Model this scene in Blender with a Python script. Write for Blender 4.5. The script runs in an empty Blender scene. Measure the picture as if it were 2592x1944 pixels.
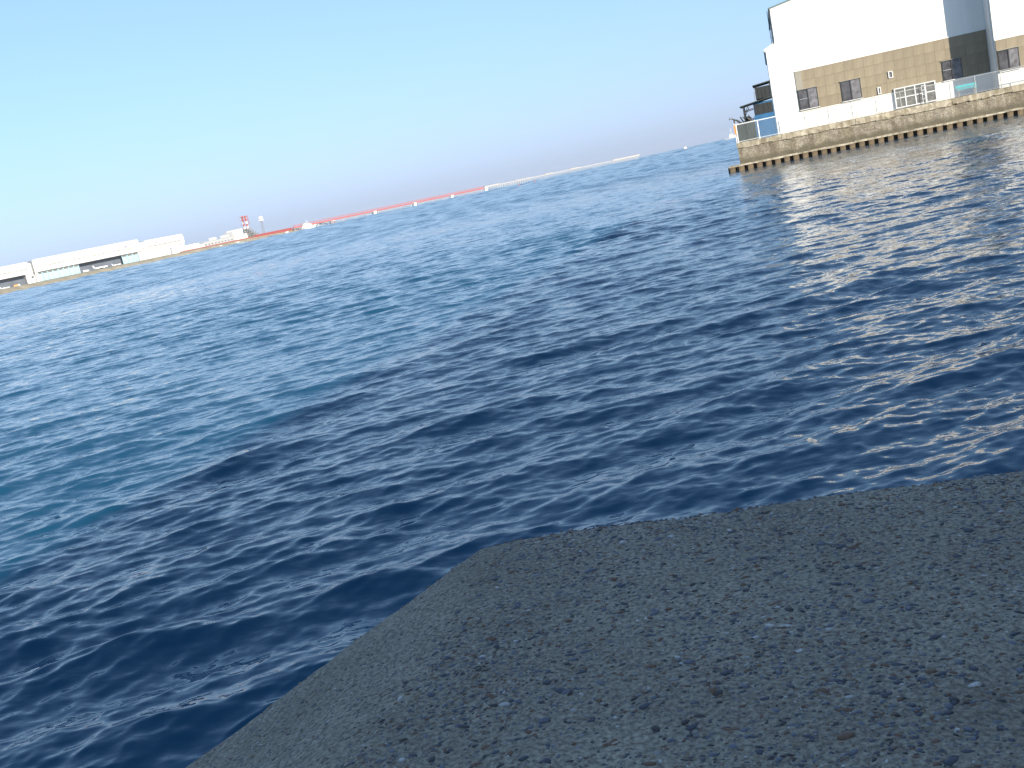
import bpy, math, random
import numpy as np
from mathutils import Matrix, Vector

random.seed(7)
rng = np.random.default_rng(11)
scene = bpy.context.scene
COL = scene.collection
R = math.radians

# ------------------------------------------------------------------ camera
CAM_H = 3.0
ROLL = R(11.86)
PITCH = R(10.45)
cam_data = bpy.data.cameras.new("camera")
cam_data.sensor_width = 36.0
cam_data.lens = 36.0 * 2683.0 / 2592.0
cam_data.clip_start = 0.05
cam_data.clip_end = 80000.0
cam = bpy.data.objects.new("camera", cam_data)
COL.objects.link(cam)
_f = Vector((0, math.cos(PITCH), -math.sin(PITCH)))
_r = Vector((1, 0, 0))
_u = Vector((0, math.sin(PITCH), math.cos(PITCH)))
_x = _r * math.cos(ROLL) - _u * math.sin(ROLL)
_y = _r * math.sin(ROLL) + _u * math.cos(ROLL)
_z = -_f
cam.matrix_world = Matrix(((_x.x, _y.x, _z.x, 0), (_x.y, _y.y, _z.y, 0), (_x.z, _y.z, _z.z, CAM_H), (0, 0, 0, 1)))
scene.camera = cam

# ------------------------------------------------------------------ sky and sun
SUN_EL = R(17.0)
SUN_H = Vector((0.52, -0.854, 0)).normalized()          # horizontal direction towards the sun
sun_dir = SUN_H * math.cos(SUN_EL) + Vector((0, 0, math.sin(SUN_EL)))
world = bpy.data.worlds.new("World")
scene.world = world
world.use_nodes = True
wn, wl = world.node_tree.nodes, world.node_tree.links
wn.clear()
sky = wn.new("ShaderNodeTexSky")
sky.sky_type = 'NISHITA'
sky.sun_disc = False
sky.sun_elevation = SUN_EL
sky.sun_rotation = math.atan2(SUN_H.x, SUN_H.y)
sky.altitude = 0
sky.air_density = 1.0
sky.dust_density = 1.0
sky.ozone_density = 3.0
bg = wn.new("ShaderNodeBackground")
bg.inputs[1].default_value = 0.14
wo = wn.new("ShaderNodeOutputWorld")
soft = wn.new("ShaderNodeGamma")                 # hazy, even sky: weaker contrast between horizon and zenith
soft.inputs[1].default_value = 0.55
tint = wn.new("ShaderNodeMix")
tint.data_type = 'RGBA'
tint.blend_type = 'MULTIPLY'
tint.inputs[0].default_value = 1.0
tint.inputs[7].default_value = (1.00, 1.24, 1.50, 1)
tint.clamp_result = False
wl.new(sky.outputs[0], soft.inputs[0])
wl.new(soft.outputs[0], tint.inputs[6])
tcw = wn.new("ShaderNodeTexCoord")
sepw = wn.new("ShaderNodeSeparateXYZ")
wl.new(tcw.outputs["Generated"], sepw.inputs[0])
band = wn.new("ShaderNodeMapRange")                # bluish haze band low over the sea, all the way round
band.interpolation_type = 'SMOOTHSTEP'
band.inputs[1].default_value = 0.0
band.inputs[2].default_value = 0.16
band.inputs[3].default_value = 1.0
band.inputs[4].default_value = 0.0
wl.new(sepw.outputs["Z"], band.inputs[0])
lav = wn.new("ShaderNodeMix")
lav.data_type = 'RGBA'
lav.blend_type = 'MULTIPLY'
lav.clamp_result = False
lav.inputs[7].default_value = (0.99, 0.95, 1.21, 1)
wl.new(band.outputs[0], lav.inputs[0])
wl.new(tint.outputs[2], lav.inputs[6])
wl.new(lav.outputs[2], bg.inputs[0])
wl.new(bg.outputs[0], wo.inputs[0])

sun_data = bpy.data.lights.new("sun", 'SUN')
sun_data.energy = 4.2
sun_data.angle = R(0.53)
sun_data.color = (1.0, 0.90, 0.74)
sun = bpy.data.objects.new("sun", sun_data)
COL.objects.link(sun)
sun.rotation_euler = (-sun_dir).to_track_quat('-Z', 'Y').to_euler()
sun.location = (60, -60, 60)

scene.view_settings.view_transform = 'Standard'
scene.view_settings.look = 'None'
scene.view_settings.gamma = 1.0
scene.view_settings.exposure = 1.0
scene.view_settings.use_curve_mapping = False


# ------------------------------------------------------------------ helpers
class MB:
    """collects faces, then links them as one mesh object"""
    def __init__(self):
        self.v, self.f, self.m = [], [], []

    def face(self, pts, mi=0):
        n = len(self.v)
        self.v += [tuple(p) for p in pts]
        self.f.append(tuple(range(n, n + len(pts))))
        self.m.append(mi)

    def box(self, x0, x1, y0, y1, z0, z1, mi=0):
        n = len(self.v)
        self.v += [(x0, y0, z0), (x1, y0, z0), (x1, y1, z0), (x0, y1, z0),
                   (x0, y0, z1), (x1, y0, z1), (x1, y1, z1), (x0, y1, z1)]
        for q in ((0, 3, 2, 1), (4, 5, 6, 7), (0, 1, 5, 4), (1, 2, 6, 5), (2, 3, 7, 6), (3, 0, 4, 7)):
            self.f.append(tuple(n + i for i in q))
            self.m.append(mi)
        return self

    def bar(self, a, b, w, h=None, mi=0):
        a, b = Vector(a), Vector(b)
        h = h or w
        d = (b - a).normalized()
        up = Vector((0, 0, 1)) if abs(d.z) < 0.95 else Vector((1, 0, 0))
        s = d.cross(up).normalized()
        t = s.cross(d).normalized()
        n = len(self.v)
        for p in (a, b):
            for i, j in ((-1, -1), (1, -1), (1, 1), (-1, 1)):
                self.v.append(tuple(p + s * (i * w / 2) + t * (j * h / 2)))
        for q in ((0, 1, 2, 3), (7, 6, 5, 4), (0, 4, 5, 1), (1, 5, 6, 2), (2, 6, 7, 3), (3, 7, 4, 0)):
            self.f.append(tuple(n + i for i in q))
            self.m.append(mi)
        return self

    def lathe(self, prof, seg=16, c=(0, 0, 0), axis='z', mi=0):
        n = len(self.v)
        for (r, h) in prof:
            for k in range(seg):
                a = 2 * math.pi * k / seg
                if axis == 'z':
                    p = (c[0] + r * math.cos(a), c[1] + r * math.sin(a), c[2] + h)
                else:
                    p = (c[0] + h, c[1] + r * math.cos(a), c[2] + r * math.sin(a))
                self.v.append(p)
        for i in range(len(prof) - 1):
            for k in range(seg):
                k2 = (k + 1) % seg
                q = (n + i * seg + k, n + i * seg + k2, n + (i + 1) * seg + k2, n + (i + 1) * seg + k)
                self.f.append(q if axis == 'z' else q[::-1])
                self.m.append(mi)
        self.f.append(tuple(n + k for k in range(seg))[::-1]); self.m.append(mi)
        self.f.append(tuple(n + (len(prof) - 1) * seg + k for k in range(seg))); self.m.append(mi)
        return self

    def prism(self, poly, y0, y1, mi=0):
        """poly in (x, z), extruded along y"""
        n, k = len(self.v), len(poly)
        self.v += [(x, y0, z) for x, z in poly] + [(x, y1, z) for x, z in poly]
        self.f.append(tuple(range(n, n + k))); self.m.append(mi)
        self.f.append(tuple(range(n + 2 * k - 1, n + k - 1, -1))); self.m.append(mi)
        for i in range(k):
            j = (i + 1) % k
            self.f.append((n + j, n + i, n + k + i, n + k + j)); self.m.append(mi)
        return self

    def build(self, name, mat, parent=None, smooth=False):
        me = bpy.data.meshes.new(name)
        me.from_pydata(self.v, [], self.f)
        for m in (mat if isinstance(mat, (list, tuple)) else [mat]):
            me.materials.append(m)
        me.polygons.foreach_set("material_index", self.m)
        if smooth:
            me.polygons.foreach_set("use_smooth", [True] * len(self.f))
        me.update()
        return link(name, me, parent)


def link(name, me, parent=None):
    o = bpy.data.objects.new(name, me)
    COL.objects.link(o)
    if parent is not None:
        o.parent = parent
    return o


def tag(o, label=None, cat=None, group=None, kind=None):
    for k, v in (("label", label), ("category", cat), ("group", group), ("kind", kind)):
        if v:
            o[k] = v
    return o


def empty(name, loc=(0, 0, 0), rz=0.0):
    o = bpy.data.objects.new(name, None)
    o.empty_display_size = 0.3
    COL.objects.link(o)
    o.location = loc
    o.rotation_euler = (0, 0, rz)
    return o


def thing(name, label, cat, loc=(0, 0, 0), rz=0.0, group=None):
    return tag(empty(name, loc, rz), label, cat, group)


def mesh_np(name, co, quads, mat, parent=None, smooth=True):
    me = bpy.data.meshes.new(name)
    nv, nq = len(co), len(quads)
    k = quads.shape[1]
    me.vertices.add(nv)
    me.vertices.foreach_set("co", co.astype(np.float32).ravel())
    me.loops.add(nq * k)
    me.loops.foreach_set("vertex_index", quads.astype(np.int32).ravel())
    me.polygons.add(nq)
    me.polygons.foreach_set("loop_start", np.arange(0, nq * k, k, dtype=np.int32))
    if smooth:
        me.polygons.foreach_set("use_smooth", np.ones(nq, dtype=bool))
    for m in (mat if isinstance(mat, (list, tuple)) else [mat]):
        me.materials.append(m)
    me.update(calc_edges=True)
    return link(name, me, parent)


def grid_quads(nr, nc):
    i = np.arange(nr - 1)[:, None] * nc + np.arange(nc - 1)[None, :]
    return np.stack([i, i + 1, i + nc + 1, i + nc], -1).reshape(-1, 4)


# ------------------------------------------------------------------ materials
def new_mat(name):
    m = bpy.data.materials.new(name)
    m.use_nodes = True
    nt = m.node_tree
    return m, nt.nodes, nt.links, nt.nodes["Principled BSDF"]


def plain(name, col, rough=0.6, metal=0.0, var=0.12, scale=1.5, bump=0.0, streak=False, dirt=None):
    """base colour with noise-driven variation (wear), optional bump and rain streaks"""
    m, n, l, b = new_mat(name)
    tc = n.new("ShaderNodeTexCoord")
    mp = n.new("ShaderNodeMapping")
    if streak:
        mp.inputs["Scale"].default_value = (1, 1, 0.12)
    l.new(tc.outputs["Object"], mp.inputs[0])
    ns = n.new("ShaderNodeTexNoise")
    ns.inputs["Scale"].default_value = scale
    ns.inputs["Detail"].default_value = 6
    ns.inputs["Roughness"].default_value = 0.65
    l.new(mp.outputs[0], ns.inputs["Vector"])
    rp = n.new("ShaderNodeValToRGB")
    d = dirt or tuple(c * (1 - 2 * var) for c in col)
    rp.color_ramp.elements[0].position = 0.3
    rp.color_ramp.elements[0].color = (*d, 1)
    rp.color_ramp.elements[1].position = 0.62
    rp.color_ramp.elements[1].color = (*col, 1)
    l.new(ns.outputs[0], rp.inputs[0])
    l.new(rp.outputs[0], b.inputs["Base Color"])
    b.inputs["Roughness"].default_value = rough
    b.inputs["Metallic"].default_value = metal
    if bump:
        bp = n.new("ShaderNodeBump")
        bp.inputs["Strength"].default_value = 0.6
        bp.inputs["Distance"].default_value = bump
        n2 = n.new("ShaderNodeTexNoise")
        n2.inputs["Scale"].default_value = scale * 9
        n2.inputs["Detail"].default_value = 5
        l.new(tc.outputs["Object"], n2.inputs["Vector"])
        l.new(n2.outputs[0], bp.inputs["Height"])
        l.new(bp.outputs[0], b.inputs["Normal"])
    return m


def object_tint(mat, amount):
    """small brightness difference between alike pieces"""
    n, l = mat.node_tree.nodes, mat.node_tree.links
    b = n["Principled BSDF"]
    src = b.inputs["Base Color"].links[0].from_socket
    oi = n.new("ShaderNodeObjectInfo")
    mr = n.new("ShaderNodeMapRange")
    mr.inputs[3].default_value = 1 - amount
    mr.inputs[4].default_value = 1 + amount
    l.new(oi.outputs["Random"], mr.inputs[0])
    hs = n.new("ShaderNodeHueSaturation")
    l.new(mr.outputs[0], hs.inputs["Value"])
    l.new(src, hs.inputs["Color"])
    l.new(hs.outputs[0], b.inputs["Base Color"])
    return mat


M = {}
M['white_sheet'] = plain('white_painted_sheet', (0.80, 0.79, 0.75), 0.5, 0, 0.05, 0.8, streak=True)
M['hangar_white'] = plain('hangar_white_sheet', (0.54, 0.54, 0.53), 0.6, 0, 0.06, 0.15, streak=True)
M['tan'] = object_tint(plain('tan_cladding', (0.275, 0.232, 0.163), 0.75, 0, 0.16, 1.6, streak=True), 0.08)
M['cladding_joint'] = plain('cladding_joint', (0.18, 0.135, 0.085), 0.8)
M['tan_grey'] = plain('greyed_cladding', (0.29, 0.27, 0.23), 0.75, 0, 0.08, 1.2)
M['roof_edge'] = plain('roof_trim', (0.16, 0.23, 0.25), 0.5)
M['roof'] = plain('roof_sheet', (0.45, 0.47, 0.46), 0.5, 0, 0.1, 0.6)
M['frame_dark'] = plain('dark_window_frame', (0.045, 0.045, 0.05), 0.4)
M['frame_white'] = plain('white_window_frame', (0.72, 0.74, 0.75), 0.45)
M['steel'] = plain('galvanised_steel', (0.42, 0.43, 0.44), 0.45, 0.6, 0.1, 4)
M['rail'] = plain('grey_fence_pipe', (0.33, 0.34, 0.345), 0.5, 0.2, 0.1, 4)
M['dark'] = plain('dark_painted_steel', (0.022, 0.024, 0.026), 0.6, 0, 0.2, 3)
M['dark_green'] = plain('dark_green_steel', (0.028, 0.045, 0.04), 0.6, 0, 0.2, 3)
M['blue'] = plain('blue_painted_steel', (0.025, 0.12, 0.26), 0.5, 0, 0.12, 1.5, streak=True)
M['turquoise'] = plain('turquoise_paint', (0.05, 0.38, 0.42), 0.5, 0, 0.1, 3)
M['orange'] = plain('orange_paint', (0.70, 0.26, 0.06), 0.5, 0, 0.1, 3)
M['red'] = plain('red_paint', (0.42, 0.085, 0.07), 0.55, 0, 0.1, 0.6)
M['red_white'] = plain('white_tower_paint', (0.78, 0.76, 0.74), 0.55, 0, 0.05, 0.3)
M['concrete_far'] = plain('pale_concrete', (0.48, 0.45, 0.40), 0.8, 0, 0.12, 0.4, streak=True)
M['grey_wall'] = plain('grey_wall', (0.42, 0.43, 0.44), 0.7, 0, 0.08, 0.2)
M['door_blue'] = plain('pale_blue_door', (0.30, 0.48, 0.56), 0.55, 0, 0.06, 0.1, streak=True)
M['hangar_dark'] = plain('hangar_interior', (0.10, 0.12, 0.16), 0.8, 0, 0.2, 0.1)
M['strip'] = plain('louvre_strip', (0.16, 0.14, 0.12), 0.7, 0, 0.2, 0.3)
M['lettering'] = plain('navy_lettering', (0.04, 0.06, 0.20), 0.6)
M['aircraft'] = plain('white_aircraft_paint', (0.78, 0.79, 0.80), 0.35, 0, 0.03, 0.3)
M['rubber'] = plain('black_rubber', (0.02, 0.02, 0.02), 0.8)
M['pile_grey'] = plain('grey_concrete_pile', (0.52, 0.50, 0.48), 0.8, 0, 0.12, 0.4)
M['plant'] = plain('plant_steelwork', (0.27, 0.27, 0.25), 0.6, 0.2, 0.2, 0.5)


def glass_mat(name, col, rough):
    m, n, l, b = new_mat(name)
    tc = n.new("ShaderNodeTexCoord")
    ns = n.new("ShaderNodeTexNoise")
    ns.inputs["Scale"].default_value = 2.2
    ns.inputs["Detail"].default_value = 5
    l.new(tc.outputs["Object"], ns.inputs["Vector"])
    rp = n.new("ShaderNodeValToRGB")
    rp.color_ramp.elements[0].position = 0.33
    rp.color_ramp.elements[0].color = (*[c * 0.45 for c in col], 1)
    rp.color_ramp.elements[1].position = 0.66
    rp.color_ramp.elements[1].color = (*col, 1)
    l.new(ns.outputs[0], rp.inputs[0])
    l.new(rp.outputs[0], b.inputs["Base Color"])
    b.inputs["Roughness"].default_value = rough
    b.inputs["Specular IOR Level"].default_value = 0.6
    return m


M['glass'] = glass_mat('grey_window_glass', (0.22, 0.215, 0.23), 0.14)  # patchy grey base colour for the panes
M['glass_dark'] = glass_mat('dark_window_glass', (0.10, 0.10, 0.11), 0.10)
M['glass_door'] = glass_mat('door_glass', (0.17, 0.165, 0.15), 0.10)


def quay_concrete(name, light, dark, grain, rough_scale, tide=False):
    """weathered concrete: pitted, exposed stone, run-off stains and a damp foot with a shape of its own"""
    m, n, l, b = new_mat(name)
    tc = n.new("ShaderNodeTexCoord")
    v = n.new("ShaderNodeTexVoronoi"); v.inputs["Scale"].default_value = grain
    l.new(tc.outputs["Object"], v.inputs["Vector"])
    ns = n.new("ShaderNodeTexNoise"); ns.inputs["Scale"].default_value = rough_scale
    ns.inputs["Detail"].default_value = 8; ns.inputs["Roughness"].default_value = 0.7
    l.new(tc.outputs["Object"], ns.inputs["Vector"])
    mp = n.new("ShaderNodeMapping"); mp.inputs["Scale"].default_value = (1, 1, 0.1)
    l.new(tc.outputs["Object"], mp.inputs[0])
    st = n.new("ShaderNodeTexNoise"); st.inputs["Scale"].default_value = 2.2; st.inputs["Detail"].default_value = 6
    l.new(mp.outputs[0], st.inputs["Vector"])
    r1 = n.new("ShaderNodeValToRGB")
    r1.color_ramp.elements[0].position = 0.32; r1.color_ramp.elements[0].color = (*dark, 1)
    r1.color_ramp.elements[1].position = 0.68; r1.color_ramp.elements[1].color = (*light, 1)
    l.new(ns.outputs[0], r1.inputs[0])
    sp = n.new("ShaderNodeValToRGB")
    sp.color_ramp.elements[0].position = 0.10; sp.color_ramp.elements[0].color = (1.05, 1.05, 1.05, 1)
    sp.color_ramp.elements[1].position = 0.65; sp.color_ramp.elements[1].color = (0.52, 0.50, 0.47, 1)
    l.new(v.outputs["Color"], sp.inputs[0])
    mx = n.new("ShaderNodeMix"); mx.data_type = 'RGBA'; mx.blend_type = 'MULTIPLY'
    mx.inputs[0].default_value = 0.75
    l.new(r1.outputs[0], mx.inputs[6]); l.new(sp.outputs[0], mx.inputs[7])
    r2 = n.new("ShaderNodeValToRGB")
    r2.color_ramp.elements[0].position = 0.36; r2.color_ramp.elements[0].color = (0.60, 0.56, 0.48, 1)
    r2.color_ramp.elements[1].position = 0.55; r2.color_ramp.elements[1].color = (1, 1, 1, 1)
    l.new(st.outputs[0], r2.inputs[0])
    m2 = n.new("ShaderNodeMix"); m2.data_type = 'RGBA'; m2.blend_type = 'MULTIPLY'
    m2.inputs[0].default_value = 0.8
    l.new(mx.outputs[2], m2.inputs[6]); l.new(r2.outputs[0], m2.inputs[7])
    out = m2.outputs[2]
    if tide:                                     # weed and grime left by the tide along the foot, uneven upper edge
        sx = n.new("ShaderNodeSeparateXYZ"); l.new(tc.outputs["Object"], sx.inputs[0])
        tn = n.new("ShaderNodeTexNoise"); tn.inputs["Scale"].default_value = 1.1; tn.inputs["Detail"].default_value = 7
        l.new(tc.outputs["Object"], tn.inputs["Vector"])
        ad = n.new("ShaderNodeMath"); ad.operation = 'MULTIPLY_ADD'; ad.inputs[1].default_value = -0.9
        l.new(tn.outputs[0], ad.inputs[0]); l.new(sx.outputs["Z"], ad.inputs[2])
        tr = n.new("ShaderNodeMapRange")
        tr.inputs[1].default_value = 0.35; tr.inputs[2].default_value = 0.75
        tr.inputs[3].default_value = 0.85; tr.inputs[4].default_value = 0.0
        l.new(ad.outputs[0], tr.inputs[0])
        mt = n.new("ShaderNodeMix"); mt.data_type = 'RGBA'
        l.new(tr.outputs[0], mt.inputs[0]); l.new(out, mt.inputs[6])
        mt.inputs[7].default_value = (0.085, 0.075, 0.05, 1)
        out = mt.outputs[2]
    l.new(out, b.inputs["Base Color"])
    b.inputs["Roughness"].default_value = 0.85
    bp = n.new("ShaderNodeBump"); bp.inputs["Distance"].default_value = 0.03; bp.inputs["Strength"].default_value = 0.8
    l.new(v.outputs["Distance"], bp.inputs["Height"])
    l.new(bp.outputs[0], b.inputs["Normal"])
    return m


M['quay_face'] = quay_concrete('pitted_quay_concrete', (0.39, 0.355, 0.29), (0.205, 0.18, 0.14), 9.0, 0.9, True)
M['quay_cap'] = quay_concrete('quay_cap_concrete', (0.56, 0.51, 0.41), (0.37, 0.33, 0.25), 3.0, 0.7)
M['quay_deck'] = plain('quay_deck_concrete', (0.38, 0.36, 0.31), 0.85, 0, 0.12, 0.8, bump=0.01)
M['pile_rust'] = object_tint(plain('rusty_sheet_pile', (0.155, 0.115, 0.07), 0.85, 0.0, 0.2, 3.5, bump=0.015, dirt=(0.05, 0.037, 0.024)), 0.15)

# ------------------------------------------------------------------ water
def water_material():
    m, n, l, b = new_mat('harbour_water')
    b.inputs["Base Color"].default_value = (0.006, 0.058, 0.116, 1)
    b.inputs["Roughness"].default_value = 0.045
    b.inputs["IOR"].default_value = 1.333
    b.inputs["Specular Tint"].default_value = (0.82, 0.97, 1.0, 1)
    tc = n.new("ShaderNodeTexCoord")
    geo = n.new("ShaderNodeNewGeometry")
    at = n.new("ShaderNodeAttribute"); at.attribute_name = "lost_slope"

    def slope(scale, sx, sy, detail):
        mp = n.new("ShaderNodeMapping")
        mp.inputs["Rotation"].default_value = (0, 0, R(-18))
        mp.inputs["Scale"].default_value = (sx, sy, 1)
        l.new(tc.outputs["Object"], mp.inputs[0])
        ns = n.new("ShaderNodeTexNoise")
        ns.inputs["Scale"].default_value = scale
        ns.inputs["Detail"].default_value = detail
        ns.inputs["Roughness"].default_value = 0.6
        l.new(mp.outputs[0], ns.inputs["Vector"])
        sub = n.new("ShaderNodeVectorMath"); sub.operation = 'SUBTRACT'
        sub.inputs[1].default_value = (0.5, 0.5, 0.5)
        l.new(ns.outputs["Color"], sub.inputs[0])
        return sub

    a = slope(4.0, 0.40, 1.0, 5)        # waves too small for the mesh out there
    # wind patches on the far water
    mpw = n.new("ShaderNodeMapping"); mpw.inputs["Scale"].default_value = (0.25, 1, 1)
    mpw.inputs["Rotation"].default_value = (0, 0, R(-12))
    l.new(tc.outputs["Object"], mpw.inputs[0])
    gust = n.new("ShaderNodeTexNoise"); gust.inputs["Scale"].default_value = 0.02; gust.inputs["Detail"].default_value = 4
    l.new(mpw.outputs[0], gust.inputs["Vector"])
    gr = n.new("ShaderNodeMapRange")
    gr.inputs[1].default_value = 0.35; gr.inputs[2].default_value = 0.65
    gr.inputs[3].default_value = 0.75; gr.inputs[4].default_value = 1.25
    l.new(gust.outputs[0], gr.inputs[0])
    amp = n.new("ShaderNodeMath"); amp.operation = 'MULTIPLY'
    l.new(at.outputs["Fac"], amp.inputs[0]); l.new(gr.outputs[0], amp.inputs[1])
    k = n.new("ShaderNodeMath"); k.operation = 'MULTIPLY'; k.inputs[1].default_value = 5.5
    l.new(amp.outputs[0], k.inputs[0])
    sa = n.new("ShaderNodeVectorMath"); sa.operation = 'SCALE'
    l.new(a.outputs[0], sa.inputs[0]); l.new(k.outputs[0], sa.inputs["Scale"])
    c = slope(13.0, 0.36, 1.0, 4)         # capillary ripples everywhere
    sc = n.new("ShaderNodeVectorMath"); sc.operation = 'SCALE'; sc.inputs["Scale"].default_value = 0.50
    l.new(c.outputs[0], sc.inputs[0])
    ad = n.new("ShaderNodeVectorMath"); ad.operation = 'ADD'
    l.new(sa.outputs[0], ad.inputs[0]); l.new(sc.outputs[0], ad.inputs[1])
    fl = n.new("ShaderNodeVectorMath"); fl.operation = 'MULTIPLY'; fl.inputs[1].default_value = (0.75, 1, 0)
    l.new(ad.outputs[0], fl.inputs[0])
    nn = n.new("ShaderNodeVectorMath"); nn.operation = 'ADD'
    l.new(geo.outputs["Normal"], nn.inputs[0]); l.new(fl.outputs[0], nn.inputs[1])
    no = n.new("ShaderNodeVectorMath"); no.operation = 'NORMALIZE'
    l.new(nn.outputs[0], no.inputs[0])
    l.new(no.outputs[0], b.inputs["Normal"])
    return m


def build_water():
    # polar sheet: fine near the seawall, coarser with distance, out to the horizon
    th = np.concatenate([np.linspace(R(-115), R(-36), 26, endpoint=False), np.arange(R(-36), R(36), 0.0025), np.linspace(R(36), R(115), 26)])
    r = [3.0]
    while r[-1] < 7000:
        r.append(r[-1] * (1.003 + 0.0015 * min(1.0, max(0.0, (r[-1] - 25) / 60))))
    r = np.array(r)
    x0 = r[:, None] * np.sin(th)[None, :]
    y0 = r[:, None] * np.cos(th)[None, :]
    dr = np.gradient(r)[:, None]
    dt = np.gradient(th)[None, :] * r[:, None]
    sp = np.maximum(dr, dt)
    RMS = 0.155
    # wind chop seen near by
    N = 170
    lam = np.exp(np.linspace(math.log(0.08), math.log(4.0), N)) * np.exp(rng.normal(0, 0.02, N))
    w = 0.95 * np.exp(-0.5 * (np.log(lam / 0.30) / 0.80) ** 2) + 0.80 * np.exp(-0.5 * (np.log(lam / 1.55) / 0.45) ** 2)
    s = w * rng.uniform(0.6, 1.4, N)
    s *= RMS * math.sqrt(2) / math.sqrt((s ** 2).sum())
    spread = np.where(lam > 1.2, 20, np.where(lam > 0.5, 30, 46))
    # longer waves of the open water, standing for the chop where the sheet is too coarse to carry it
    N2 = 90
    lam2 = np.exp(np.linspace(math.log(4.0), math.log(900), N2))
    s2 = np.ones(N2)
    lam = np.concatenate([lam, lam2]); s = np.concatenate([s, s2]); spread = np.concatenate([spread, np.full(N2, 34)])
    NT = len(lam)
    ang = R(110) + np.radians(rng.normal(0, 1, NT) * spread)
    kx, ky = np.cos(ang), np.sin(ang)
    kk = 2 * np.pi / lam
    ph = rng.uniform(0, 2 * np.pi, NT)
    X = x0.copy(); Y = y0.copy(); Zh = np.zeros_like(X)
    var = np.zeros_like(X)
    env = 1 + 0.22 * np.sin(x0 * 0.11 + 1.3 + 0.8 * np.sin(y0 * 0.07)) * np.sin(y0 * 0.16 + 0.4) \
            + 0.14 * np.sin(x0 * 0.37 + y0 * 0.21 + 2.0)
    rows = np.arange(len(r))
    spmin, spmax = sp.min(axis=1), sp.max(axis=1)

    def fade(q):
        t = np.clip((q - 2.6) / 2.6, 0, 1)
        return t * t * (3 - 2 * t)

    def add(i, a, sl):
        p = kk[i] * (kx[i] * x0[sl] + ky[i] * y0[sl]) + ph[i]
        Zh[sl] += a * np.cos(p)
        sn = a * np.sin(p) * 0.9
        X[sl] -= kx[i] * sn
        Y[sl] -= ky[i] * sn

    for i in range(N):
        n_ = int(np.searchsorted(spmin, lam[i] / 2.6))
        if n_ < 2:
            continue
        sl = slice(0, n_)
        t = fade(lam[i] / sp[sl])
        var[sl] += (t * s[i]) ** 2 / 2
        add(i, s[i] / kk[i] * t * env[sl], sl)
    # share the missing slope among the long waves that fit
    miss = np.clip(RMS ** 2 - var, 0, None)
    W = np.zeros_like(X)
    for i in range(N, NT):
        lo, hi = np.searchsorted(spmax, lam[i] / 8), np.searchsorted(spmin, lam[i] / 2.6)
        if hi - lo < 2:
            continue
        sl = slice(lo, hi)
        q = lam[i] / sp[sl]
        W[sl] += fade(q) * np.clip((7.5 - q) / 3, 0, 1)
    for i in range(N, NT):
        lo, hi = np.searchsorted(spmax, lam[i] / 8), np.searchsorted(spmin, lam[i] / 2.6)
        if hi - lo < 2:
            continue
        sl = slice(lo, hi)
        q = lam[i] / sp[sl]
        t = fade(q) * np.clip((7.5 - q) / 3, 0, 1)
        amp = 0.65 * np.sqrt(2 * miss[sl] * t / np.maximum(W[sl], 1.0)) / kk[i]
        var[sl] += (amp * kk[i]) ** 2 / 2
        add(i, amp, sl)
    lost = np.sqrt(np.clip(RMS ** 2 - var, 0, None))
    co = np.stack([X, Y, Zh], -1).reshape(-1, 3)
    quads = grid_quads(len(r), len(th))[:, ::-1]
    o = mesh_np("water", co, quads, water_material())
    at = o.data.attributes.new("lost_slope", 'FLOAT', 'POINT')
    at.data.foreach_set("value", lost.astype(np.float32).ravel())
    return tag(o, "choppy blue harbour water reaching to the horizon", "water", kind="structure")


build_water()

# ------------------------------------------------------------------ seawall in the foreground
ZT = 2.30
KX, KY = -0.112, 2.125                       # far left corner of the seawall top


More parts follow.
